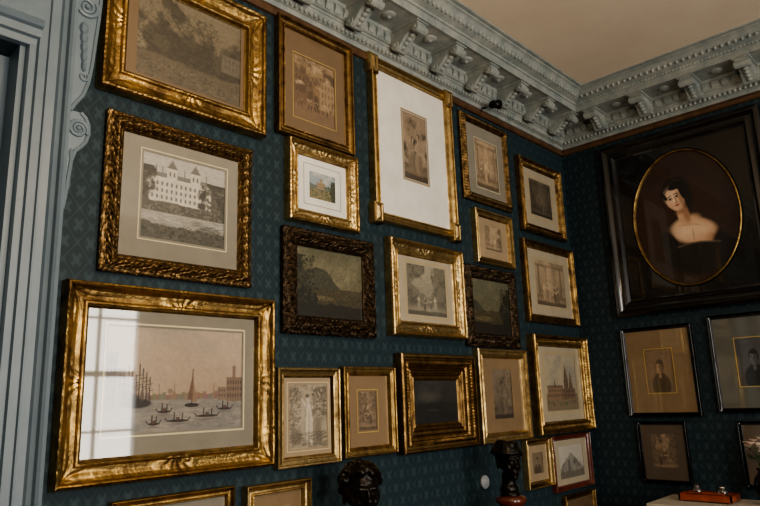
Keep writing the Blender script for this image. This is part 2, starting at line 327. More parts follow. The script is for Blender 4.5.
def A_nymph(c):
    c.c[:]=(.42,.36,.26);c.mix((c.noise(5,5)-.45)*4,(.25,.21,.15));L=(.56,.50,.39);K=(.09,.075,.055)
    c.hatch(420,.022,K,.45,ang=.9,w=.0008);c.ell(.5,.40,.24,.34,(.44,.38,.28),.7,.3)
    c.ell(.47,.24,.055,.21,L,1,.08,-.06);c.ell(.58,.24,.055,.21,L,1,.08,.10);c.ell(.53,.44,.105,.09,L,1,.1);c.ell(.53,.58,.08,.12,L,1,.1,.1)
    c.ell(.51,.71,.028,.05,L,1,.1);c.ell(.50,.78,.045,.05,L,1,.1);c.ell(.49,.815,.055,.032,K,.9,.2);c.ell(.41,.70,.022,.10,L,1,.1,.6);c.ell(.65,.58,.022,.12,L,1,.1,.35)
    for x0,y0,x1,y1 in ((.44,.05,.42,.42),(.52,.05,.53,.38),(.63,.06,.65,.44),(.43,.44,.46,.68),(.62,.48,.60,.68),(.53,.40,.53,.56)): c.line(x0,y0,x1,y1,.0014,K,.7)
    c.ell(.76,.28,.09,.24,(.17,.14,.10),.7,.3,.2);c.ell(.2,.2,.14,.12,(.15,.12,.085),.7,.3);c.hatch(260,.03,K,.6,(.02,.98),(.02,.25),.2);c.leaves(200,.008,[K,(.2,.17,.12)],(.6,.98),(.5,.95),.6);c.leaves(140,.008,[K,(.2,.17,.12)],(.02,.3),(.3,.95),.5);c.grain(.2)
def A_dark(c):
    c.c[:]=(.020,.020,.017);c.mix((c.noise(4,5)-.42)*3,(.042,.040,.032));c.ell(.35,.62,.2,.10,(.075,.07,.055),.7,.6);c.below(.42+.1*c.noise(6,5),(.009,.009,.008),.95,.03)
    c.leaves(80,.010,[(.008,.008,.006),(.02,.02,.015)],(.6,1),(.3,.85),.9);c.ell(.4,.3,.12,.02,(.04,.037,.03),.8,.6);c.grain(.3)
def A_spire(c):
    c.c[:]=(.44,.38,.27);c.mix((c.noise(4,4)-.42)*3,(.32,.30,.24));B=(.15,.10,.065)
    c.below(.30,(.22,.17,.105),.95)
    for x,w,t in ((.66,.07,.72),(.81,.06,.6),(.3,.05,.45)):
        c.rect(x-w,x+w,.2,t-.15,B,.95);c.windows(x-w,x+w,.3,t-.17,3,4,(.045,.03,.02));c.mix(np.clip(1-np.abs(c.u-x)/np.maximum(1e-3,w*(t+.12-c.v)/.27),0,1)*8*(c.v>t-.15)*(c.v<t+.12),B)
    c.rect(.06,.55,.2,.42,(.27,.18,.11),.95);c.rect(.5,.95,.2,.40,(.19,.125,.08),.95);c.windows(.08,.54,.23,.40,9,2,(.06,.04,.03));c.windows(.56,.94,.23,.38,7,2,(.05,.035,.025))
    c.rect(.06,.55,.415,.45,(.13,.08,.055),.9)
    for i in range(14):
        x=rng.uniform(.05,.95);y=rng.uniform(.08,.15);c.ell(x,y+.03,.012,.035,tuple(rng.uniform(.04,.2)*k for k in (1,.8,.65)),1,.15);c.ell(x,y+.075,.008,.012,(.35,.25,.17),1,.2)
    c.hatch(180,.015,(.09,.06,.04),.5,(0,1),(.1,.6));c.grain(.2)
def A_mount(c):
    c.c[:]=(.50,.47,.40);h=.72-np.abs(c.u-.5)*1.0+.10*c.noise(7,5);c.below(h,(.28,.26,.22),.9,.03);c.mix((c.noise(10,4)-.5)*5*(c.v<h),(.14,.13,.11));c.below(.18+.06*c.noise(5),(.16,.14,.11),.85,.05);c.hatch(120,.03,(.14,.12,.10),.5,(.1,.9),(.1,.5),-.9);c.grain(.2)
def A_lady(c):
    W,H=c.W,c.H
    def e(x,z,rx,rz,col,a=1,soft=.15,ang=0): c.ell(x/W,z/H,rx/W,rz/H,col,a,soft,ang)
    c.c[:]=(.020,.008,.005);c.ell(.40,.60,.5,.45,(.034,.013,.008),.9,.7)
    S=(.60,.38,.235);Sh=(.34,.17,.095);Lt=(.86,.63,.45);Hr=(.009,.0055,.0045);Dr=(.007,.0045,.004)
    X=-.012;O=.030
    # neckline: shoulders slope down from the neck on both sides
    e(.335+X,.372+O,.085,.040,S,1,.3,.30);e(.410+X,.345+O,.105,.045,S,1,.25,-.42)
    e(.375+X,.305+O,.125,.075,S,1,.15,-.20);e(.455+X,.265+O,.050,.050,S,1,.25,-.5)
    e(.335+X,.320+O,.070,.050,Lt,.75,.8,-.15);e(.435+X,.315+O,.055,.028,Lt,.45,.8,-.45)
    e(.372+X,.290+O,.004,.035,Sh,.6,.7);e(.480+X,.250+O,.025,.045,Sh,.6,.7,-.4);e(.340+X,.355+O,.045,.0045,Sh,.45,.6,-.15);e(.395+X,.350+O,.035,.0040,Sh,.4,.6,-.35)
    # dark dress with wide neckline
    e(.385+X,.130+O,.20,.105,Dr,1,.06,-.02);e(.56+X,.155+O,.070,.13,Dr,1,.12,.35);e(.230+X,.220+O,.050,.12,Dr,1,.12,.30)
    for k in range(12): e(.275+.022*k+X,.236+O-.004*math.sin(k*.3)-.0006*(k-5)**2,.013,.006,(.16,.12,.09),.55,.5)
    # hair behind
    e(.298+X,.605+O,.088,.092,Hr,1,.08,.25);e(.364+X,.545+O,.030,.070,Hr,1,.12,.2);e(.226+X,.570+O,.026,.055,Hr,1,.12)
    for i in range(5): e(.366+X-.005*math.sin(i*2),.500+O-.018*i,.014-.0012*i,.014,Hr,1,.2)
    for i in range(8): e(.24+.014*i+X,.655+O+.02*math.sin(i*.35)-.0012*(i-4)**2,.014,.005,(.045,.024,.016),.5,.8,.3)
    # neck
    e(.328+X,.420+O,.036,.070,S,1,.12,.22);e(.346+X,.430+O,.020,.055,Sh,.85,.5,.22);e(.318+X,.455+O,.034,.016,Sh,.85,.5,.25)
    a=.30
    e(.286+X,.545+O,.057,.080,S,1,.06,a);e(.299+X,.488+O,.030,.024,S,1,.15,a);e(.273+X,.560+O,.040,.054,Lt,.75,.6,a);e(.327+X,.535+O,.014,.060,Sh,.75,.5,a);e(.293+X,.484+O,.014,.010,Lt,.5,.8,a)
    ca,sa=math.cos(a),math.sin(a)
    def F(x,z): return .284+X+x*ca-z*sa,.545+O+x*sa+z*ca
    for sx in (-.024,.022):
        x,z=F(sx,.010);e(x,z,.0165,.0095,(.38,.21,.13),.85,.4,a);e(x,z-.001,.0125,.0050,(.66,.55,.45),1,.2,a);e(x,z,.0070,.0062,(.012,.007,.005),1,.15,a);e(x,z+.0055,.0150,.0026,(.03,.014,.009),1,.2,a)
        x,z=F(sx,.030);e(x,z,.0180,.0036,(.04,.02,.013),.95,.2,a+(.15 if sx<0 else -.15))
    x,z=F(.007,-.006);e(x,z,.0050,.024,Sh,.75,.5,a);x,z=F(-.003,-.008);e(x,z,.0040,.020,Lt,.9,.5,a);x,z=F(.001,-.026);e(x,z,.0100,.0036,(.22,.09,.055),.95,.3,a)
    x,z=F(0,-.044);e(x,z,.0165,.0062,(.48,.10,.07),1,.2,a);x,z=F(0,-.044);e(x,z,.0160,.0014,(.12,.03,.02),1,.2,a);x,z=F(0,-.056);e(x,z,.010,.0028,Sh,.6,.5,a)
    x,z=F(-.034,-.020);e(x,z,.014,.012,(.74,.36,.24),.5,.8,a)
    e(.302+X,.634+O,.054,.022,Hr,1,.12,a);x,z=F(-.053,.048);e(x,z,.012,.036,Hr,1,.15,a+.25);x,z=F(.056,.025);e(x,z,.010,.055,Hr,1,.15,a)
    c.grain(.06)

VCM={}
def artmat(coat):
    if coat in VCM: return VCM[coat]
    m=mat('painted_sheet_%d'%int(coat*10),(.5,.5,.5),.6,coat=coat);nt=m.node_tree
    a=nt.nodes.new('ShaderNodeVertexColor');a.layer_name='Col';nt.links.new(a.outputs[0],nt.nodes['Principled BSDF'].inputs['Base Color']);VCM[coat]=m;return m
def place(wall,a0,z0):
    if wall=='L': return lambda u,v,h:(h,a0+u,z0+v+E)
    return lambda u,v,h:(a0+u,YW-h,z0+v+E)
def sheet(name,P,u0,u1,v0,v1,h,paint,coat,parent,oval=False):
    c=Canvas(u1-u0,v1-v0,(.5,.5,.5),.0016 if oval else .0019);paint(c)
    X=u0+(u1-u0)*c.u.ravel();Y=v0+(v1-v0)*c.v.ravel()
    p0=np.array(P(0,0,h));pu=np.array(P(1,0,h))-p0;pv=np.array(P(0,1,h))-p0
    V=p0+X[:,None]*pu+Y[:,None]*pv;nx=c.nx
    jj,ii=np.meshgrid(np.arange(c.ny-1),np.arange(nx-1),indexing='ij');k=(jj*nx+ii).ravel()
    if oval:
        uu=c.u[:-1,:-1].ravel();vv=c.v[:-1,:-1].ravel();k=k[(uu-.5)**2+(vv-.5)**2<=.2525]
    Fq=np.stack([k,k+1,k+nx+1,k+nx],1).astype(np.int32)
    me=bpy.data.meshes.new(name);me.vertices.add(len(V));me.vertices.foreach_set('co',V.astype(np.float32).ravel())
    me.loops.add(Fq.size);me.loops.foreach_set('vertex_index',Fq.ravel());me.polygons.add(len(Fq))
    me.polygons.foreach_set('loop_start',np.arange(0,Fq.size,4,dtype=np.int32));me.update(calc_edges=True);me.validate()
    me.materials.append(artmat(coat))
    o=bpy.data.objects.new(name,me);scene.collection.objects.link(o)
    ca=me.color_attributes.new('Col','FLOAT_COLOR','POINT')
    col=np.ones((len(V),4),np.float32);col[:,:3]=np.clip(c.c.reshape(-1,3),0,1);ca.data.foreach_set('color',col.ravel());return o
def ring(name,P,u0,u1,v0,v1,prof,m,parent,orn=None,step=.006,smooth=True,nprof=20):
    W=u1-u0;H=v1-v0;pt=np.array([p[0] for p in prof]);ph=np.array([p[1] for p in prof]);w=pt.max()
    if orn:
        d=np.r_[0,np.cumsum(np.hypot(np.diff(pt),np.diff(ph)))];q=np.linspace(0,d[-1],nprof*2);q=np.unique(np.r_[q,d]);pt=np.interp(q,d,pt);ph=np.interp(q,d,ph)
    V=[];F=[]
    for side,L in enumerate((W,H,W,H)):
        n=max(2,int(L/step)) if orn else 2
        k0=len(V);np_=len(pt)
        for i in range(n):
            q=i/(n-1)
            for t,h in zip(pt,ph):
                s=t+q*(L-2*t);dh=0;dt=0
                if orn and h>.004: dh,dt=orn(s,L,t,w)
                al=s;ac=t+dt;h2=h+dh
                if side==0: u,v=al,ac
                elif side==1: u,v=W-ac,al
                elif side==2: u,v=W-al,H-ac
                else: u,v=ac,H-al
                V.append(P(u0+u,v0+v,max(.002,h2)))
        for i in range(n-1):
            for j in range(np_-1): F.append((k0+i*np_+j,k0+i*np_+j+1,k0+(i+1)*np_+j+1,k0+(i+1)*np_+j))
    o=obj(name,V,F,m,parent,smooth)
    if smooth:
        md=o.modifiers.new('es','EDGE_SPLIT');md.split_angle=math.radians(42)
    return o
def o_bead(s,L,t,w):
    x=t/w
    return (.004*abs(math.sin(math.pi*s/.013)) if .78<x<.92 else 0,0)
def o_corner(s,L,t,w):
    x=t/w;dc=min(s,L-s);dh=0
    r=math.hypot(dc,t)/w
    if r<2.4 and .10<x<.86:
        ang=math.atan2(t,max(1e-4,dc));en=max(0,1-r/2.4)**.5*min(1,r*1.5)
        dh+=.007*en*(.1+abs(math.sin(ang*11+r*3))*(.6+.4*abs(math.sin(r*9))))*math.sin(math.pi*(x-.10)/.76)**.5
    ds=s-L/2;r=math.hypot(ds,w*.9-t)/w
    if r<1.1 and .12<x<.86 and L>4*w:
        ang=math.atan2(ds,w*.95-t);dh+=.007*(1-r/1.1)**.5*(.15+abs(math.cos(ang*6))*(.6+.4*abs(math.sin(r*9))))*math.sin(math.pi*(x-.10)/.76)**.5
    if x<=.12: dh+=.0025*abs(math.sin(math.pi*s/.02))
    if .86<x<.95: dh+=.002*abs(math.sin(math.pi*s/.012))
    return dh,0
def o_carved(s,L,t,w):
    x=t/w
    a=math.sin(2*math.pi*s/.026+4*math.sin(x*7))*math.sin(2*math.pi*(x*2.0)+2*math.sin(s*80))
    dh=.0040*a*math.sin(math.pi*x)**.5+.0025*abs(math.sin(math.pi*s/.015))*(x<.25)+.0025*abs(math.sin(math.pi*s/.012))*(x>.84)
    dc=min(s,L-s)
    if dc<w*1.1: dh+=.006*(1-dc/(w*1.1))
    dt=-.002*abs(math.sin(math.pi*s/.026))*(1-x) if x<.25 else 0
    return dh,dt
def o_carved2(s,L,t,w):
    x=t/w
    a=math.sin(2*math.pi*s/.04+4*math.sin(x*5))*math.sin(2*math.pi*x*1.5+3*math.sin(s*55))
    dh=.008*a*math.sin(math.pi*x)**.5+.005*abs(math.sin(math.pi*s/.02))*(x<.3)+.003*abs(math.sin(math.pi*s/.014))*(x>.8)
    dt=-.004*abs(math.sin(math.pi*s/.04))*(1-x) if x<.25 else 0
    return dh,dt
def o_leaf(s,L,t,w):
    x=t/w
    dh=.0025*math.sin(2*math.pi*(s+abs(x-.5)*.03)/.018)*(.15<x<.6)+ (.0025*abs(math.sin(math.pi*s/.01)) if x>.82 else 0)
    dc=min(s,L-s)
    if dc<w*1.2: dh+=.005*abs(math.sin(dc/w*6))*math.sin(math.pi*min(1,x))
    return dh,0
def o_deep(s,L,t,w):
    x=t/w;dh=0
    if .22<x<.46: dh=.003*math.sin(2*math.pi*(s+abs(x-.34)*.05)/.016)
    if .55<x<.62: dh=.003*abs(math.sin(math.pi*s/.012))
    if .84<x<.95: dh=.002*abs(math.sin(math.pi*s/.01))
    return dh,0
COVE=[(0,0),(0,.75),(.05,.95),(.12,1),(.19,.92),(.24,.74),(.36,.56),(.55,.46),(.72,.5),(.78,.66),(.84,.7),(.90,.62),(.94,.44),(1,.36)]
OGEE=[(0,0),(0,.45),(.08,.55),(.2,.6),(.34,.8),(.48,1),(.6,.98),(.72,.78),(.8,.6),(.86,.62),(.92,.5),(1,.36)]
FLAT=[(0,0),(0,.9),(.1,1),(.22,.97),(.28,.8),(.62,.72),(.7,.78),(.8,.74),(.88,.55),(1,.36)]
DEEP=[(0,0),(0,.90),(.05,1),(.12,.98),(.14,.72),(.22,.70),(.25,.90),(.32,1),(.40,.90),(.44,.62),(.52,.50),(.58,.62),(.62,.42),(.70,.36),(.74,.46),(.80,.32),(.88,.38),(.93,.3),(1,.22)]
def picture(name,wall,a0,a1,z0,z1,w,D,prof,gm,orn,matc,art,win,coat=.9,line=None,child='art_print',inset=0,extra=None):
    P=place(wall,a0,z0);W=a1-a0;H=z1-z0
    x,y,z=P(W/2,H/2,0);par=empty(name,(x,y,z));ch=[]
    ch.append(ring('frame',P,inset,W-inset,inset,H-inset,[(t*w,max(0.002,h*D)) for t,h in prof],gm,None,orn))
    if extra: ch+=extra(P,W,H,w,D,gm)
    if win: u0,u1,v0,v1=win[0]*W,win[1]*W,win[2]*H,win[3]*H
    else: u0,u1,v0,v1=w-.002,W-w+.002,w-.002,H-w+.002
    hs=min(.016,.2*D+.004)
    ch.append(sheet(child,P,u0,u1,v0,v1,hs,art,coat,None))
    if win:
        q=w-.003+inset;hm=hs+.003
        def flat(nm,b,i,h,m):
            pts=[(b[0],b[2]),(b[1],b[2]),(b[1],b[3]),(b[0],b[3]),(i[0],i[2]),(i[1],i[2]),(i[1],i[3]),(i[0],i[3])]
            return obj(nm,[P(px,py,h) for px,py in pts],[(k,(k+1)%4,4+(k+1)%4,4+k) for k in range(4)],m)
        ch.append(flat('mount_board',(q,W-q,q,H-q),(u0+.002,u1-.002,v0+.002,v1-.002),hm,matc))
        if line:
            for off,wd,lm in line:
                ch.append(flat('mount_line',(u0-off-wd,u1+off+wd,v0-off-wd,v1+off+wd),(u0-off,u1+off,v0-off,v1+off),hm+.0008,lm))
    V,F=boxvf(0,1,0,1,0,1);V=[P(.02+a*(W-.04),.02+b*(H-.04),.002+c*.006) for a,b,c in V];ch.append(obj('backing_board',V,F,RAILM))
    adopt(par,ch)
    return par
CREAM=matte('mount_cream',(.46,.40,.29));WHITE=matte('mount_white',(.88,.86,.80));TAN=matte('mount_tan',(.25,.17,.09));GREY=matte('mount_grey',(.26,.24,.19))
TAND=matte('mount_dark_tan',(.12,.088,.058))
GREY2=matte('mount_grey_green',(.12,.12,.10));BROWN=matte('mount_brown',(.17,.11,.055));LT=matte('mount_light_tan',(.38,.29,.18));IVO=matte('line_ivory',(.74,.65,.42));YEL=matte('line_gilt',(.60,.42,.12))
def ears(P,W,H,w,D,gm):
    out=[]
    for k,(u,v) in enumerate(((0,0),(W,0),(W,H),(0,H))):
        su=1 if u==0 else -1;sv=1 if v==0 else -1
        ua,ub=sorted((u,u+su*(w+.016)));va,vb=sorted((v,v+sv*(w+.055)))
        out.append(ring('corner_ear_%d'%(k+1),P,ua,ub,va,vb,[(0,.002),(0,D*.85),(.006,D*1.02),(.014,D*1.05),(.018,D*.98),(.026,D*1.12),(.034,D*1.15)],gm,None))
    return out

picture('framed_landscape_print','L',-3.498,-2.776,1.12,1.70,.10,.055,COVE,GOLD,o_corner,BROWN,A_foliage,(.19,.84,.19,.83))
picture('framed_sepia_drawing','L',-2.70,-2.225,1.178,1.765,.048,.04,COVE,GOLD4,o_bead,BROWN,A_sepia,(.22,.76,.19,.73),line=[(.004,.003,YEL)])
picture('framed_house_engraving','L',-3.454,-2.832,.46,1.049,.066,.042,OGEE,GOLD3,o_carved,GREY,A_chateau,(.23,.80,.24,.80),line=[(.006,.004,IVO)])
picture('framed_castle_watercolor','L',-2.645,-2.213,.783,1.169,.066,.045,COVE,GOLD2,o_corner,WHITE,A_castle,(.31,.69,.33,.67),line=[(.03,.003,GREY)])
picture('framed_figure_print','L',-2.110,-1.390,.862,1.797,.055,.045,COVE,GOLD2,o_bead,WHITE,A_tall,(.38,.66,.32,.74),line=[(.0,.012,LT)],inset=.016,extra=ears)
picture('framed_figure_print','L',-1.302,-.782,1.157,1.723,.055,.04,OGEE,GOLD3,o_leaf,GREY,A_f2,(.29,.75,.19,.75),line=[(.004,.004,IVO)])
picture('framed_figure_print','L',-.672,-.10,1.064,1.588,.062,.045,COVE,GOLD4,o_leaf,CREAM,A_f3,(.25,.76,.26,.76),line=[(.012,.003,YEL)])
picture('framed_figure_print','L',-1.224,-.818,.774,1.11,.045,.04,FLAT,GOLD2,None,LT,A_f4,(.28,.72,.28,.74))
picture('framed_figure_print','L',-.696,-.02,.455,1.005,.055,.04,COVE,GOLD4,o_bead,CREAM,A_f5,(.22,.80,.22,.78),line=[(.012,.003,YEL)])
picture('framed_oil_landscape','L',-2.666,-2.108,.288,.752,.078,.05,OGEE,BRONZ,o_carved2,None,A_oil,None,coat=.5,child='oil_painting')
picture('framed_figure_print','L',-2.006,-1.392,.305,.806,.08,.05,COVE,GOLD2,o_corner,CREAM,A_f6,(.24,.77,.23,.77),line=[(.010,.003,YEL)])
picture('framed_oil_landscape','L',-1.358,-.815,.278,.749,.075,.04,OGEE,BRONZ,o_carved2,None,A_oil2,None,coat=.5,child='oil_painting')
picture('framed_harbor_watercolor','L',-3.561,-2.728,-.24,.415,.085,.055,COVE,GOLD,o_corner,GREY,A_harbor,(.185,.835,.235,.79),line=[(.004,.006,IVO)])
picture('framed_figure_drawing','L',-2.703,-2.36,-.258,.142,.042,.04,FLAT,GOLD2,None,LT,A_nymph,(.20,.82,.17,.83),line=[(.006,.003,IVO)])
picture('framed_figure_drawing','L',-2.336,-1.993,-.248,.15,.042,.04,FLAT,GOLD,o_bead,TAN,A_f7,(.31,.66,.28,.72),line=[(.006,.003,YEL)])
picture('framed_dark_landscape','L',-1.966,-1.352,-.26,.218,.135,.06,DEEP,GOLD4,o_deep,None,A_dark,None,coat=.7,child='oil_painting')
picture('framed_figure_print','L',-1.292,-.771,-.261,.265,.055,.04,FLAT,GOLD2,o_bead,TAN,A_f8,(.30,.68,.24,.78))
picture('framed_cathedral_print','L',-.705,.02,-.251,.375,.075,.06,COVE,GOLD,o_leaf,CREAM,A_spire,(.22,.80,.22,.80),line=[(.010,.003,YEL)])
picture('framed_small_drawing','L',-.862,-.557,-.552,-.266,.04,.04,COVE,GOLD2,None,LT,A_h3,(.3,.7,.28,.72))
picture('framed_mountain_sketch','L',-.538,-.03,-.606,-.265,.035,.035,COVE,REDW,None,CREAM,A_mount,(.18,.82,.2,.8))
picture('framed_small_drawing','L',-.44,-.03,-.98,-.635,.035,.035,COVE,GOLD,None,BROWN,A_h5,(.25,.75,.25,.75))
picture('framed_sepia_drawing','L',-3.37,-2.90,-.66,-.295,.035,.035,COVE,GOLD,o_bead,GREY,A_sepia,(.2,.8,.2,.78))
picture('framed_sepia_drawing','L',-2.85,-2.53,-.66,-.305,.042,.04,COVE,GOLD2,o_bead,TAN,A_sepia,(.25,.75,.25,.75))
# end wall
picture('framed_portrait_print','R',.31,.77,-.17,.41,.028,.03,COVE,BLACK,None,TAN,A_h1,(.31,.69,.26,.74),line=[(.002,.004,YEL)])
picture('framed_portrait_print','R',.87,1.33,-.15,.44,.028,.03,COVE,BLACK,None,GREY2,A_h4,(.3,.7,.26,.74),line=[(.002,.004,YEL)])
picture('framed_small_drawing','R',.35,.66,-.58,-.2,.022,.03,COVE,BLACK,None,TAND,A_f7,(.24,.76,.2,.8))
picture('framed_small_drawing','R',.96,1.27,-.58,-.2,.022,.03,COVE,BLACK,None,TAND,A_h5,(.24,.76,.2,.8))

def oval_portrait():
    a0,z0,W,H=.31,.49,1.04,1.22;P=place('R',a0,z0);par=empty('oval_portrait_painting',P(W/2,H/2,0));ch=[]
    ch.append(ring('frame',P,0,W,0,H,[(0,.002),(0,.05),(.012,.06),(.03,.06),(.045,.045),(.06,.042),(.075,.05),(.085,.05),(.1,.03),(.112,.028)],BLACK,None))
    n=96;rx,rz=.325,.445;cx,cz=W/2,H/2
    V=[];F=[]
    for i in range(n):
        a=2*math.pi*i/n;c,s=math.cos(a),math.sin(a);k=min((W/2-.1)/max(1e-6,abs(c)),(H/2-.1)/max(1e-6,abs(s)))
        V.append(P(cx+k*c,cz+k*s,.028));V.append(P(cx+(rx+.02)*c,cz+(rz+.02)*s,.028))
    for i in range(n):
        j=(i+1)%n;F.append((2*i,2*j,2*j+1,2*i+1))
    ch.append(obj('spandrel',V,F,BLACK))
    V=[];F=[];pr=[(.022,.028),(.020,.036),(.012,.040),(.006,.038),(.003,.030),(-.004,.022),(-.006,.018)]
    for i in range(n):
        a=2*math.pi*i/n
        for d,h in pr: V.append(P(cx+(rx+d*.6)*math.cos(a),cz+(rz+d*.6)*math.sin(a),h))
    k=len(pr)
    for i in range(n):
        for j in range(k-1): F.append((i*k+j,((i+1)%n)*k+j,((i+1)%n)*k+j+1,i*k+j+1))
    ch.append(obj('oval_slip',V,F,GOLD,None,True))
    ch.append(sheet('painting',P,cx-rx,cx+rx,cz-rz,cz+rz,.02,A_lady,.2,None,True))
    adopt(par,ch)
oval_portrait()

# ------------------------------------------------------------------ room shell
def wallbox(name,*a,m=WALLP):
    V,F=boxvf(*a);return obj(name,V,F,m)
DY0,DY1,DZ=-4.75,-3.73,E+1.19       # door opening
a=Acc();a.box(-.2,0,DY1,YW+.2,0,ZC+.1);a.box(-.2,0,RY-.2,DY0,0,ZC+.1);a.box(-.2,0,DY0,DY1,DZ,ZC+.1);a.obj('wall_left',WALLP)
wallbox('wall_end',0,RX+.2,YW,YW+.2,0,ZC+.1)
wallbox('wall_back',0,RX+.2,RY-.2,RY,0,ZC+.1)
WIN=[(-1.75,-.75),(-4.4,-3.1)];wz0,wz1=.7,3.15  # second window is added out of view to serve as main light
a=Acc();ys=[RY]+[v for w in sorted(WIN) for v in w]+[YW]
for i in range(0,len(ys),2): a.box(RX,RX+.2,ys[i],ys[i+1],0,ZC+.1)
for w in WIN: a.box(RX,RX+.2,w[0],w[1],0,wz0);a.box(RX,RX+.2,w[0],w[1],wz1,ZC+.1)
a.obj('wall_right',WALLP)
wallbox('floor',-.2,RX+.2,RY-.2,YW+.2,-.1,0,m=FLOOR)
wallbox('ceiling',-.2,RX+.2,RY-.2,YW+.2,ZC,ZC+.1,m=CEIL)
for k,w in enumerate(WIN):
    a=Acc();y0,y1=w
    for yy in (y0,y1-.06): a.box(RX+.02,RX+.1,yy,yy+.06,wz0,wz1)
    for zz in (wz0,wz1-.06,(wz0+wz1)/2-.03): a.box(RX+.02,RX+.1,y0,y1,zz,zz+.06)
    a.box(RX+.04,RX+.08,(y0+y1)/2-.015,(y0+y1)/2+.015,wz0,wz1)
    for q in (.25,.75): a.box(RX+.04,RX+.08,y0,y1,wz0+q*(wz1-wz0)-.012,wz0+q*(wz1-wz0)+.012)
    a.box(RX-.06,RX+.02,y0-.1,y1+.1,wz0-.05,wz0);a.box(RX-.03,RX,y0-.1,y0,wz0,wz1+.1);a.box(RX-.03,RX,y1,y1+.1,wz0,wz1+.1);a.box(RX-.03,RX,y0,y1,wz1,wz1+.1)
    a.obj('window_%d'%(k+1),PAINT)
wallbox('baseboard_left',0,.025,-3.59,YW,0,.2,m=PAINT);wallbox('baseboard_end',.025,RX,YW-.025,YW,0,.2,m=PAINT)

# ---- door and its casing with scrolled ears
cas=empty('door_casing',(0,-3.67,E));ch=[]
a=Acc()
prof=[(-3.60,0),(-3.60,.072),(-3.604,.084),(-3.616,.088),(-3.624,.082),(-3.628,.066),(-3.640,.060),(-3.646,.050),(-3.668,.048),(-3.671,.056),(-3.677,.056),(-3.680,.046),(-3.704,.042),(-3.708,.028),(-3.728,.026),(-3.732,.015),(-3.732,0)]
a.prism(prof,lambda p,q,w:(q,p,w),0,ZC-.28)
a.prism([(DY0+DY1-p,q) for p,q in prof],lambda p,q,w:(q,p,w),0,ZC-.28)
lp=[(1.19,0),(1.19,.026),(1.194,.028),(1.214,.030),(1.218,.044),(1.245,.046),(1.25,.06),(1.262,.07),(1.275,.06),(1.285,.045),(1.40,.045),(1.41,.07),(1.43,.09),(1.45,.12),(1.47,.125),(1.47,0)]
a.prism(lp,lambda p,q,w:(q,w,E+p),DY0-.01,-3.70)
a.prism([(0,-.12),(0,.0),(.02,0),(.02,-.12)],lambda p,q,w:(q,DY1-p+.0,w),0,DZ)
ch.append(a.obj('architrave',PAINT))
a=Acc()
def spiral(cy,cz,r0,turns,x,rad,sgn=1,a0=0):
    pts=[];n=int(turns*18)
    rr=[]
    for i in range(n+1):
        t=i/n;r=r0*(1-t)**.9+.003;an=a0+sgn*turns*2*math.pi*t
        pts.append((x,cy+r*math.cos(an),E+cz+r*math.sin(an)));rr.append(rad*(1-.5*t))
    a.tube(pts,rr,8)
ear=[(-3.60,1.62),(-3.522,1.62),(-3.520,1.42),(-3.524,1.34),(-3.530,1.26),(-3.536,1.17),(-3.545,1.10),(-3.560,1.05),(-3.585,1.01),(-3.597,.985),
 (-3.585,.985),(-3.562,.985),(-3.545,.970),(-3.534,.945),(-3.532,.915),(-3.540,.885),(-3.556,.862),(-3.572,.845),(-3.583,.81),(-3.588,.75),(-3.594,.68),(-3.60,.64)]
a.prism(ear,lambda p,q,w:(w,p,E+q),.0,.060)
edge=[(.060,p,E+q) for p,q in ear[1:10]];a.tube(edge,.007,8)
edge=[(.060,p,E+q) for p,q in ear[11:22]];a.tube(edge,.007,8)
spiral(-3.567,1.385,.036,2.2,.062,.009,-1,.6);spiral(-3.568,.925,.030,2.2,.062,.008,1,-.5);spiral(-3.562,1.12,.014,1.2,.062,.006,-1,.6)
a.ell((.064,-3.567,E+1.385),(.012,.010,.010));a.ell((.064,-3.568,E+.925),(.011,.009,.009))
for i in range(5): a.ell((.058,-3.572+.002*i,E+1.30-.035*i),(.018,.016-.0015*i,.024),10,8)
for i in range(3): a.ell((.05,-3.585,E+.83-.05*i),(.018,.010-.002*i,.028),10,8)
ch.append(a.obj('scroll_ear',PAINT,None,False))
md=ch[-1].modifiers.new('b','BEVEL');md.width=.003;md.segments=2
adopt(cas,ch)
a=Acc();x=-.10
a.box(x-.04,x,DY0+.005,DY1-.005,.005,DZ-.005)
def panel(y0,y1,z0,z1):
    for (p,q,r,s) in ((y0,y1,z0,z0+.02),(y0,y1,z1-.02,z1),(y0,y0+.02,z0,z1),(y1-.02,y1,z0,z1)): a.box(x,x+.014,p,q,r,s)
    a.box(x,x+.007,y0+.05,y1-.05,z0+.05,z1-.05)
for (z0,z1) in ((.22,.85),(1.0,2.0),(2.1,2.62)):
    panel(DY0+.1,(DY0+DY1)/2-.05,z0,z1);panel((DY0+DY1)/2+.05,DY1-.08,z0,z1)
a.obj('door_1',PAINT)

# ---- cornice loop
def loop(name,prof,m,parent=None,smooth=False):
    V=[];F=[]
    for p,z in prof:
        V+=[(p,RY+p,E+z),(p,YW-p,E+z),(RX-p,YW-p,E+z),(RX-p,RY+p,E+z)]
    for i in range(len(prof)-1):
        for j in range(4): F.append((i*4+j,i*4+(j+1)%4,(i+1)*4+(j+1)%4,(i+1)*4+j))
    return obj(name,V,F,m,parent,smooth)
corn=empty('cornice',(0,0,E+1.8))
ch=[]
ch.append(loop('moulding',[(0,1.80),(.018,1.80),(.022,1.812),(.022,1.822),(.034,1.826),(.05,1.842),(.056,1.856),(.062,1.858),(.062,1.868),(.075,1.872),(.075,1.925),(.085,1.93),(.09,1.945),(.275,1.945),(.275,1.94),(.283,1.94),(.283,1.985),(.293,1.988),(.297,1.997),(.305,2.0),(.325,2.008),(.345,2.022),(.36,2.042),(.368,2.048),(.375,2.05),(.375,2.062),(.395,2.064),(.40,2.072)],PAINTC))
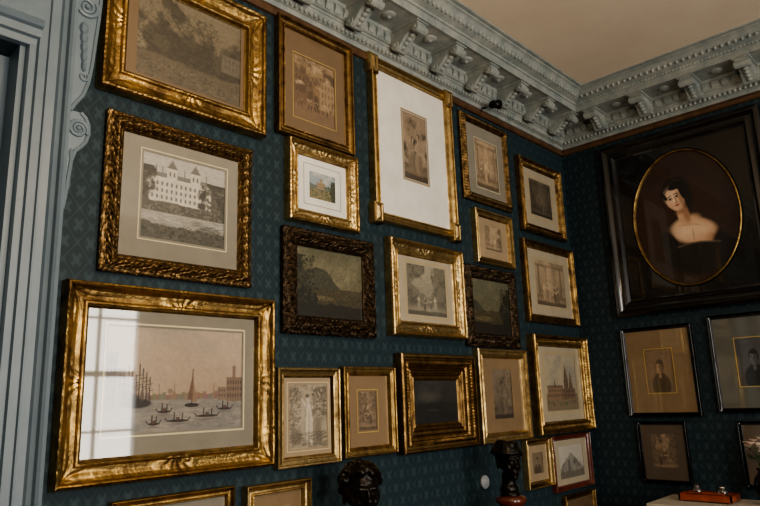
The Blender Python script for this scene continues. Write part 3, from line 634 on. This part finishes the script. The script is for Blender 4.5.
bp=[(.075,1.945),(.262,1.945),(.262,1.928),(.268,1.915),(.265,1.900),(.252,1.892),(.238,1.896),(.232,1.908),(.215,1.915),(.19,1.908),(.165,1.892),(.14,1.872),(.122,1.858),(.105,1.850),(.088,1.853),(.075,1.865)]
bp=[(p,q if q>1.94 else 1.945-(1.945-q)*1.25) for p,q in bp]
br=Acc();vol=Acc();eg=Acc();ros=Acc()
fL=lambda p,q,w:(p,w,E+q)
fR=lambda p,q,w:(w,YW-p,E+q)
def bracket(f,c):
    br.prism(bp,f,c-.036,c+.036)
    br.prism([(.07,1.945),(.272,1.945),(.272,1.932),(.07,1.932)],f,c-.048,c+.048)
    for (p,q,r) in ((.247,1.904,.024),(.100,1.855,.026)):
        pts=[(p+r*math.cos(t),q+r*math.sin(t)) for t in np.linspace(0,2*math.pi,14)[:-1]];br.prism(pts,f,c-.043,c+.043)
        pts=[(p+r*.4*math.cos(t),q+r*.4*math.sin(t)) for t in np.linspace(0,2*math.pi,10)[:-1]];br.prism(pts,f,c-.050,c+.050)
    for i in range(5):
        p=.125+.022*i;q=1.845+.0155*i;x=f(p,q,c);vol.ell(x,(.018,.018,.013),8,6)
for i in range(18): bracket(fL,-.24-.338*i)
for i in range(14): bracket(fR,.37+.325*i)
def eggs(f,start,end,sp,p,q,r):
    n=int(abs(end-start)/sp)
    for i in range(n):
        w=start+(end-start)*i/n;x=f(p,q,w);eg.ell(x,r,7,5)
eggs(fL,-.05,-4.2,.03,.045,1.838,(.012,.011,.015));eggs(fR,.06,3.5,.03,.045,1.838,(.012,.011,.015))
eggs(fL,-.3,-4.2,.022,.29,1.992,(.008,.008,.008));eggs(fR,.3,3.5,.022,.29,1.992,(.008,.008,.008))
for i in range(70):
    w=-.09-.06*i;br.prism([(.07,1.93),(.088,1.925),(.092,1.90),(.08,1.878),(.07,1.88)],fL,w-.018,w+.018)
for i in range(55):
    w=.12+.06*i;br.prism([(.07,1.93),(.088,1.925),(.092,1.90),(.08,1.878),(.07,1.88)],fR,w-.018,w+.018)
for i in range(100):
    w=-.36-.038*i;eg.ell(fL(.338,2.02,w),(.012,.012,.016),6,5)
for i in range(80):
    w=.36+.038*i;eg.ell(fR(.338,2.02,w),(.012,.012,.016),6,5)
for i in range(17):
    c=-.24-.338*(i+.5);ros.ell((.18,c,E+1.945),(.04,.04,.014),12,6);ros.ell((.18,c,E+1.935),(.015,.015,.014),8,6)
for i in range(13):
    c=.37+.325*(i+.5);ros.ell((c,YW-.18,E+1.945),(.04,.04,.014),12,6)
ros.ell((.17,YW-.17,E+1.942),(.055,.055,.02),12,6);ros.ell((.17,YW-.17,E+1.925),(.022,.022,.02),10,6)
ch+= [br.obj('modillions',PAINTC),vol.obj('modillion_leaves',PAINTC,None,True),eg.obj('egg_and_bead',PAINTC,None,True),ros.obj('rosettes',PAINTC,None,True)]
adopt(corn,ch)
a=Acc()
for f,s,e_ in ((fL,-3.50,YW),(fR,0,RX)):
    a.prism([(0,1.755),(.018,1.755),(.026,1.765),(.026,1.780),(.016,1.788),(.012,1.8),(0,1.8)],f,s,e_)
a.obj('trim_1',RAILM)

# ---- small fittings
a=Acc();a.tube([(.02,-1.05,E+1.81),(.05,-1.05,E+1.80),(.085,-1.05,E+1.812)],.006);a.lathe((.0,-1.05,0),[(0.001,E+1.79),(.02,E+1.79),(.02,E+1.82),(.001,E+1.82)],12)
a.ell((.11,-1.05,E+1.805),(.034,.026,.026),16,12);a.tube([(.12,-1.05,E+1.80),(.155,-1.06,E+1.785)],[.022,.03],14);a.obj('spotlight',IRON,None,True)
V,F=[],[]
pr=[(.001,.002),(.036,.002),(.036,.012),(.031,.018),(.026,.015),(.020,.020),(.010,.024),(.001,.025)];n=24
for r,h in pr:
    for j in range(n): V.append((h,-1.27+r*math.cos(2*math.pi*j/n),E-.46+r*math.sin(2*math.pi*j/n)))
for i in range(len(pr)-1):
    for j in range(n): F.append((i*n+j,i*n+(j+1)%n,(i+1)*n+(j+1)%n,(i+1)*n+j))
obj('wall_thermostat',V,F,CER,None,True)

# ---- busts on a sideboard
ST=E-.72
def head(a,s,T,hair):
    def el(x,y,z,rx,ry,rz,nu=16,nv=12): a.ell(T(x*s,y*s,z*s),(rx*s,ry*s,rz*s),nu,nv,T.R)
    el(-.01,0,.125,.092,.076,.092);el(.03,0,.085,.062,.058,.085);el(.048,0,.028,.042,.040,.032);el(.070,0,.008,.020,.022,.016)
    el(.098,0,.078,.020,.013,.016);el(.090,0,.098,.012,.009,.032);el(.078,.025,.124,.016,.026,.010);el(.078,-.025,.124,.016,.026,.010)
    el(.086,0,.046,.012,.021,.006);el(.084,0,.034,.012,.018,.007);el(.060,.035,.07,.022,.02,.022);el(.060,-.035,.07,.022,.02,.022)
    el(.076,.026,.104,.010,.013,.008);el(.076,-.026,.104,.010,.013,.008)
    el(.0,.074,.085,.016,.010,.028);el(.0,-.074,.085,.016,.010,.028);el(.105,.010,.072,.008,.006,.006);el(.105,-.010,.072,.008,.006,.006)
    el(-.012,0,-.02,.046,.046,.085);el(-.01,0,-.07,.058,.062,.05)
    if hair=='curls':
        for i in range(110):
            z=random.uniform(-.2,1);ph=random.uniform(0,2*math.pi);r=math.sqrt(1-z*z);x,y=r*math.cos(ph),r*math.sin(ph)
            if x>.35 and z<.55: continue
            if z<.1 and x>.0: continue
            el(-.012+.098*x,.084*y,.130+.092*z,.017,.017,.017,8,6)
    else:
        for i in range(6):
            k=i/5;R_=.088-.03*k
            for j in range(26):
                t=2*math.pi*j/26;el(-.012+R_*1.05*math.cos(t),R_*math.sin(t),.150+.06*k+.012*math.cos(t+1)+.006*math.sin(3*t+i),.018,.018,.013,8,6)
        el(.06,0,.20,.02,.02,.03)
class TT:
    def __init__(s,loc,rz): s.L=Vector(loc);s.R=Matrix.Rotation(rz,3,'Z')
    def __call__(s,x,y,z): return tuple(s.L+s.R@Vector((x,y,z)))
def remesh(o,v):
    m=o.modifiers.new('r','REMESH');m.mode='VOXEL';m.voxel_size=v;m.use_smooth_shade=True
    m=o.modifiers.new('s','SMOOTH');m.factor=.5;m.iterations=2
par=empty('bronze_bust',(.24,-2.45,ST));a=Acc();T=TT((.24,-2.45,E-.455),-.45);head(a,.95,T,'curls')
for (x,y,z,rx,ry,rz) in ((-.02,0,-.135,.075,.15,.045),(.02,0,-.15,.07,.10,.05),(-.02,.12,-.155,.05,.05,.045),(-.02,-.12,-.155,.05,.05,.045),(-.01,0,-.10,.06,.08,.05)):
    a.ell(T(x,y,z),(rx,ry,rz),20,14,T.R)
b=a.obj('head_and_shoulders',BRZ);remesh(b,.0055)
a=Acc();a.lathe((.24,-2.45,ST),[(.001,0),(.075,0),(.075,.02),(.06,.03),(.045,.045),(.045,.065),(.06,.08),(.062,.09),(.001,.09)]);c=a.obj('socle',BRZ,None,True)
adopt(par,[b,c])
par=empty('bronze_head_sculpture',(.24,-1.38,ST));a=Acc();T=TT((.24,-1.38,E-.415),-.5);head(a,.80,T,'wrap')
b=a.obj('head',BRZ);remesh(b,.005)
a=Acc();a.lathe((.24,-1.38,ST),[(.001,0),(.085,0),(.085,.03),(.07,.04),(.062,.06),(.060,.17),(.066,.18),(.078,.19),(.078,.21),(.05,.222),(.001,.222)]);c=a.obj('wooden_pedestal',REDW,None,True)
d=Acc();d.lathe((.24,-1.38,ST+.218),[(.001,0),(.052,0),(.05,.012),(.04,.03),(.001,.03)]);d=d.obj('collar',BRZ,None,True)
adopt(par,[b,c,d])
par=empty('sideboard',(.24,-1.9,0));ch=[];a=Acc()
a.box(.03,.43,-2.72,-1.02,.10,ST-.035);a.box(.028,.45,-2.74,-1.0,ST-.035,ST-.02);a.box(.028,.46,-2.75,-.99,ST-.02,ST)
for i in range(3):
    y0=-2.69+.56*i
    a.box(.43,.438,y0,y0+.52,.14,.56);a.box(.43,.438,y0,y0+.52,.59,.78);a.box(.438,.445,y0+.05,y0+.47,.19,.51)
for (x,y) in ((.06,-2.68),(.40,-2.68),(.06,-1.06),(.40,-1.06)): a.lathe((x,y,0),[(.02,0),(.03,.03),(.02,.06),(.03,.10)],14)
ch.append(a.obj('cabinet',REDW));a=Acc()
for i in range(3):
    a.ell((.452,-2.43+.56*i,.685),(.014,.014,.014));a.ell((.455,-2.22+.56*i,.36),(.012,.012,.012))
ch.append(a.obj('knobs',GOLD,None,True));adopt(par,ch)

# ---- table by the end wall with inkstand and flowers
TT_=E-.64
par=empty('console_table',(1.05,-.2,0));ch=[];a=Acc();x0,x1,y0,y1=.53,1.62,-.42,0.0
a.box(x0,x1,y0,y1,TT_-.022,TT_);a.box(x0+.02,x1-.02,y0+.02,y1-.005,TT_-.10,TT_-.022)
ch.append(a.obj('top_and_apron',CLOTH));md=ch[-1].modifiers.new('b','BEVEL');md.width=.005;md.segments=3
a=Acc()
for x in (x0+.05,x1-.05):
    for y in (y0+.05,y1-.05): a.lathe((x,y,0),[(.015,0),(.022,.03),(.016,.06),(.02,.3),(.028,.5),(.018,.55),(.03,.6),(.03,TT_-.10)],16)
ch.append(a.obj('legs',REDW,None,True));adopt(par,ch)
par=empty('inkstand',(.80,-.16,TT_));ch=[];a=Acc()
a.box(.66,.94,-.24,-.08,TT_+.008,TT_+.030);a.box(.655,.945,-.245,-.235,TT_+.008,TT_+.042);a.box(.655,.945,-.085,-.075,TT_+.008,TT_+.042);a.box(.655,.665,-.245,-.075,TT_+.008,TT_+.042);a.box(.935,.945,-.245,-.075,TT_+.008,TT_+.042)
for x in (.67,.93):
    for y in (-.23,-.09): a.ell((x,y,TT_+.007),(.010,.010,.007))
a.tube([(.70,-.20,TT_+.046),(.90,-.21,TT_+.046)],[.003,.006])
ch.append(a.obj('tray',ORANGE));a=Acc()
for x in (.73,.87): a.lathe((x,-.14,TT_+.03),[(.001,0),(.026,0),(.028,.02),(.020,.035),(.016,.038),(.018,.048),(.010,.056),(.001,.058)],16)
ch.append(a.obj('inkwells',GLASSM,None,True));adopt(par,ch)
par=empty('flower_vase',(1.10,-.16,TT_));ch=[];a=Acc()
a.lathe((1.10,-.16,TT_),[(.001,0),(.035,0),(.03,.01),(.022,.02),(.045,.06),(.055,.10),(.045,.14),(.025,.165),(.022,.18),(.032,.195),(.028,.195),(.018,.18),(.001,.17)]);ch.append(a.obj('vase',IRON,None,True))
fl=Acc();lf=Acc()
for i in range(11):
    an=i*2.4;r=.02+.055*math.sqrt(i/11);tx,ty,tz=1.10+r*math.cos(an),-.16+r*math.sin(an)*.8,TT_+.36-.9*r+.02*math.sin(i*3)
    lf.tube([(1.10,-.16,TT_+.17),((1.10+tx)/2,(-.16+ty)/2,TT_+.27),(tx,ty,tz)],.002)
    for j in range(7):
        b=j*2*math.pi/7;R_=Matrix.Rotation(b,3,'Z')@Matrix.Rotation(-.7,3,'Y');q=R_@Vector((.016,0,0));fl.ell((tx+q.x,ty+q.y,tz+q.z),(.015,.009,.003),8,6,R_)
    fl.ell((tx,ty,tz+.006),(.006,.006,.006),8,6)
for i in range(10):
    an=i*1.7+.4;R_=Matrix.Rotation(an,3,'Z')@Matrix.Rotation(-.3,3,'Y');q=R_@Vector((.06,0,0));lf.ell((1.10+q.x,-.16+q.y,TT_+.235+q.z),(.035,.012,.002),10,6,R_)
ch+=[fl.obj('blossoms',PETAL,None,True),lf.obj('stems_and_leaves',LEAFM,None,True)];adopt(par,ch)

# ---- added pendant lamp, unseen, for warm light from above
LP=(1.85,-3.45,E+1.25)
par=empty('added_pendant_lamp',LP);a=Acc();a.lathe((LP[0],LP[1],0),[(.001,ZC-.001),(.07,ZC-.001),(.06,ZC-.03),(.01,ZC-.04),(.006,ZC-.06),(.006,LP[2]+.16),(.05,LP[2]+.15),(.06,LP[2]+.11),(.001,LP[2]+.11)]);c1=a.obj('rod_and_gallery',GOLD,None,True)
adopt(par,[c1])

# ------------------------------------------------------------------ camera
f=654.9;yaw,pitch,roll=[math.radians(v) for v in (43.119,12.590,-1.988)]
Rm=Matrix.Rotation(yaw,3,'Z')@Matrix.Rotation(math.pi/2+pitch,3,'X')@Matrix.Rotation(roll,3,'Z')
cam=bpy.data.cameras.new('camera');co=bpy.data.objects.new('camera',cam);scene.collection.objects.link(co)
cam.sensor_width=36;cam.lens=f/760*36;cam.clip_start=.02
co.matrix_world=Matrix.Translation((2.2,-4.384,E))@Rm.to_4x4();scene.camera=co

# ------------------------------------------------------------------ light
w=bpy.data.worlds.new('world');scene.world=w;w.use_nodes=True
w.node_tree.nodes['Background'].inputs[0].default_value=(.75,.85,1,1);w.node_tree.nodes['Background'].inputs[1].default_value=1.5
def area(name,loc,rot,sx,sy,e,col):
    l=bpy.data.lights.new(name,'AREA');l.shape='RECTANGLE';l.size=sx;l.size_y=sy;l.energy=e;l.color=col
    o=bpy.data.objects.new(name,l);scene.collection.objects.link(o);o.location=loc;o.rotation_euler=rot;return o
for k,(y0,y1) in enumerate(WIN):
    area('window_daylight',(RX+.22,(y0+y1)/2,(wz0+wz1)/2),(0,math.radians(90),0),wz1-wz0,y1-y0,[82,140][k],(1,.90,.77))
l=bpy.data.lights.new('added_lamp_point','POINT');l.energy=44;l.color=(1,.75,.48);l.shadow_soft_size=.08
o=bpy.data.objects.new('added_lamp_light',l);scene.collection.objects.link(o);o.location=LP;o.parent=par;o.matrix_parent_inverse=Matrix.Translation(-Vector(LP))
scene.view_settings.view_transform='AgX';scene.view_settings.look='AgX - Medium High Contrast'
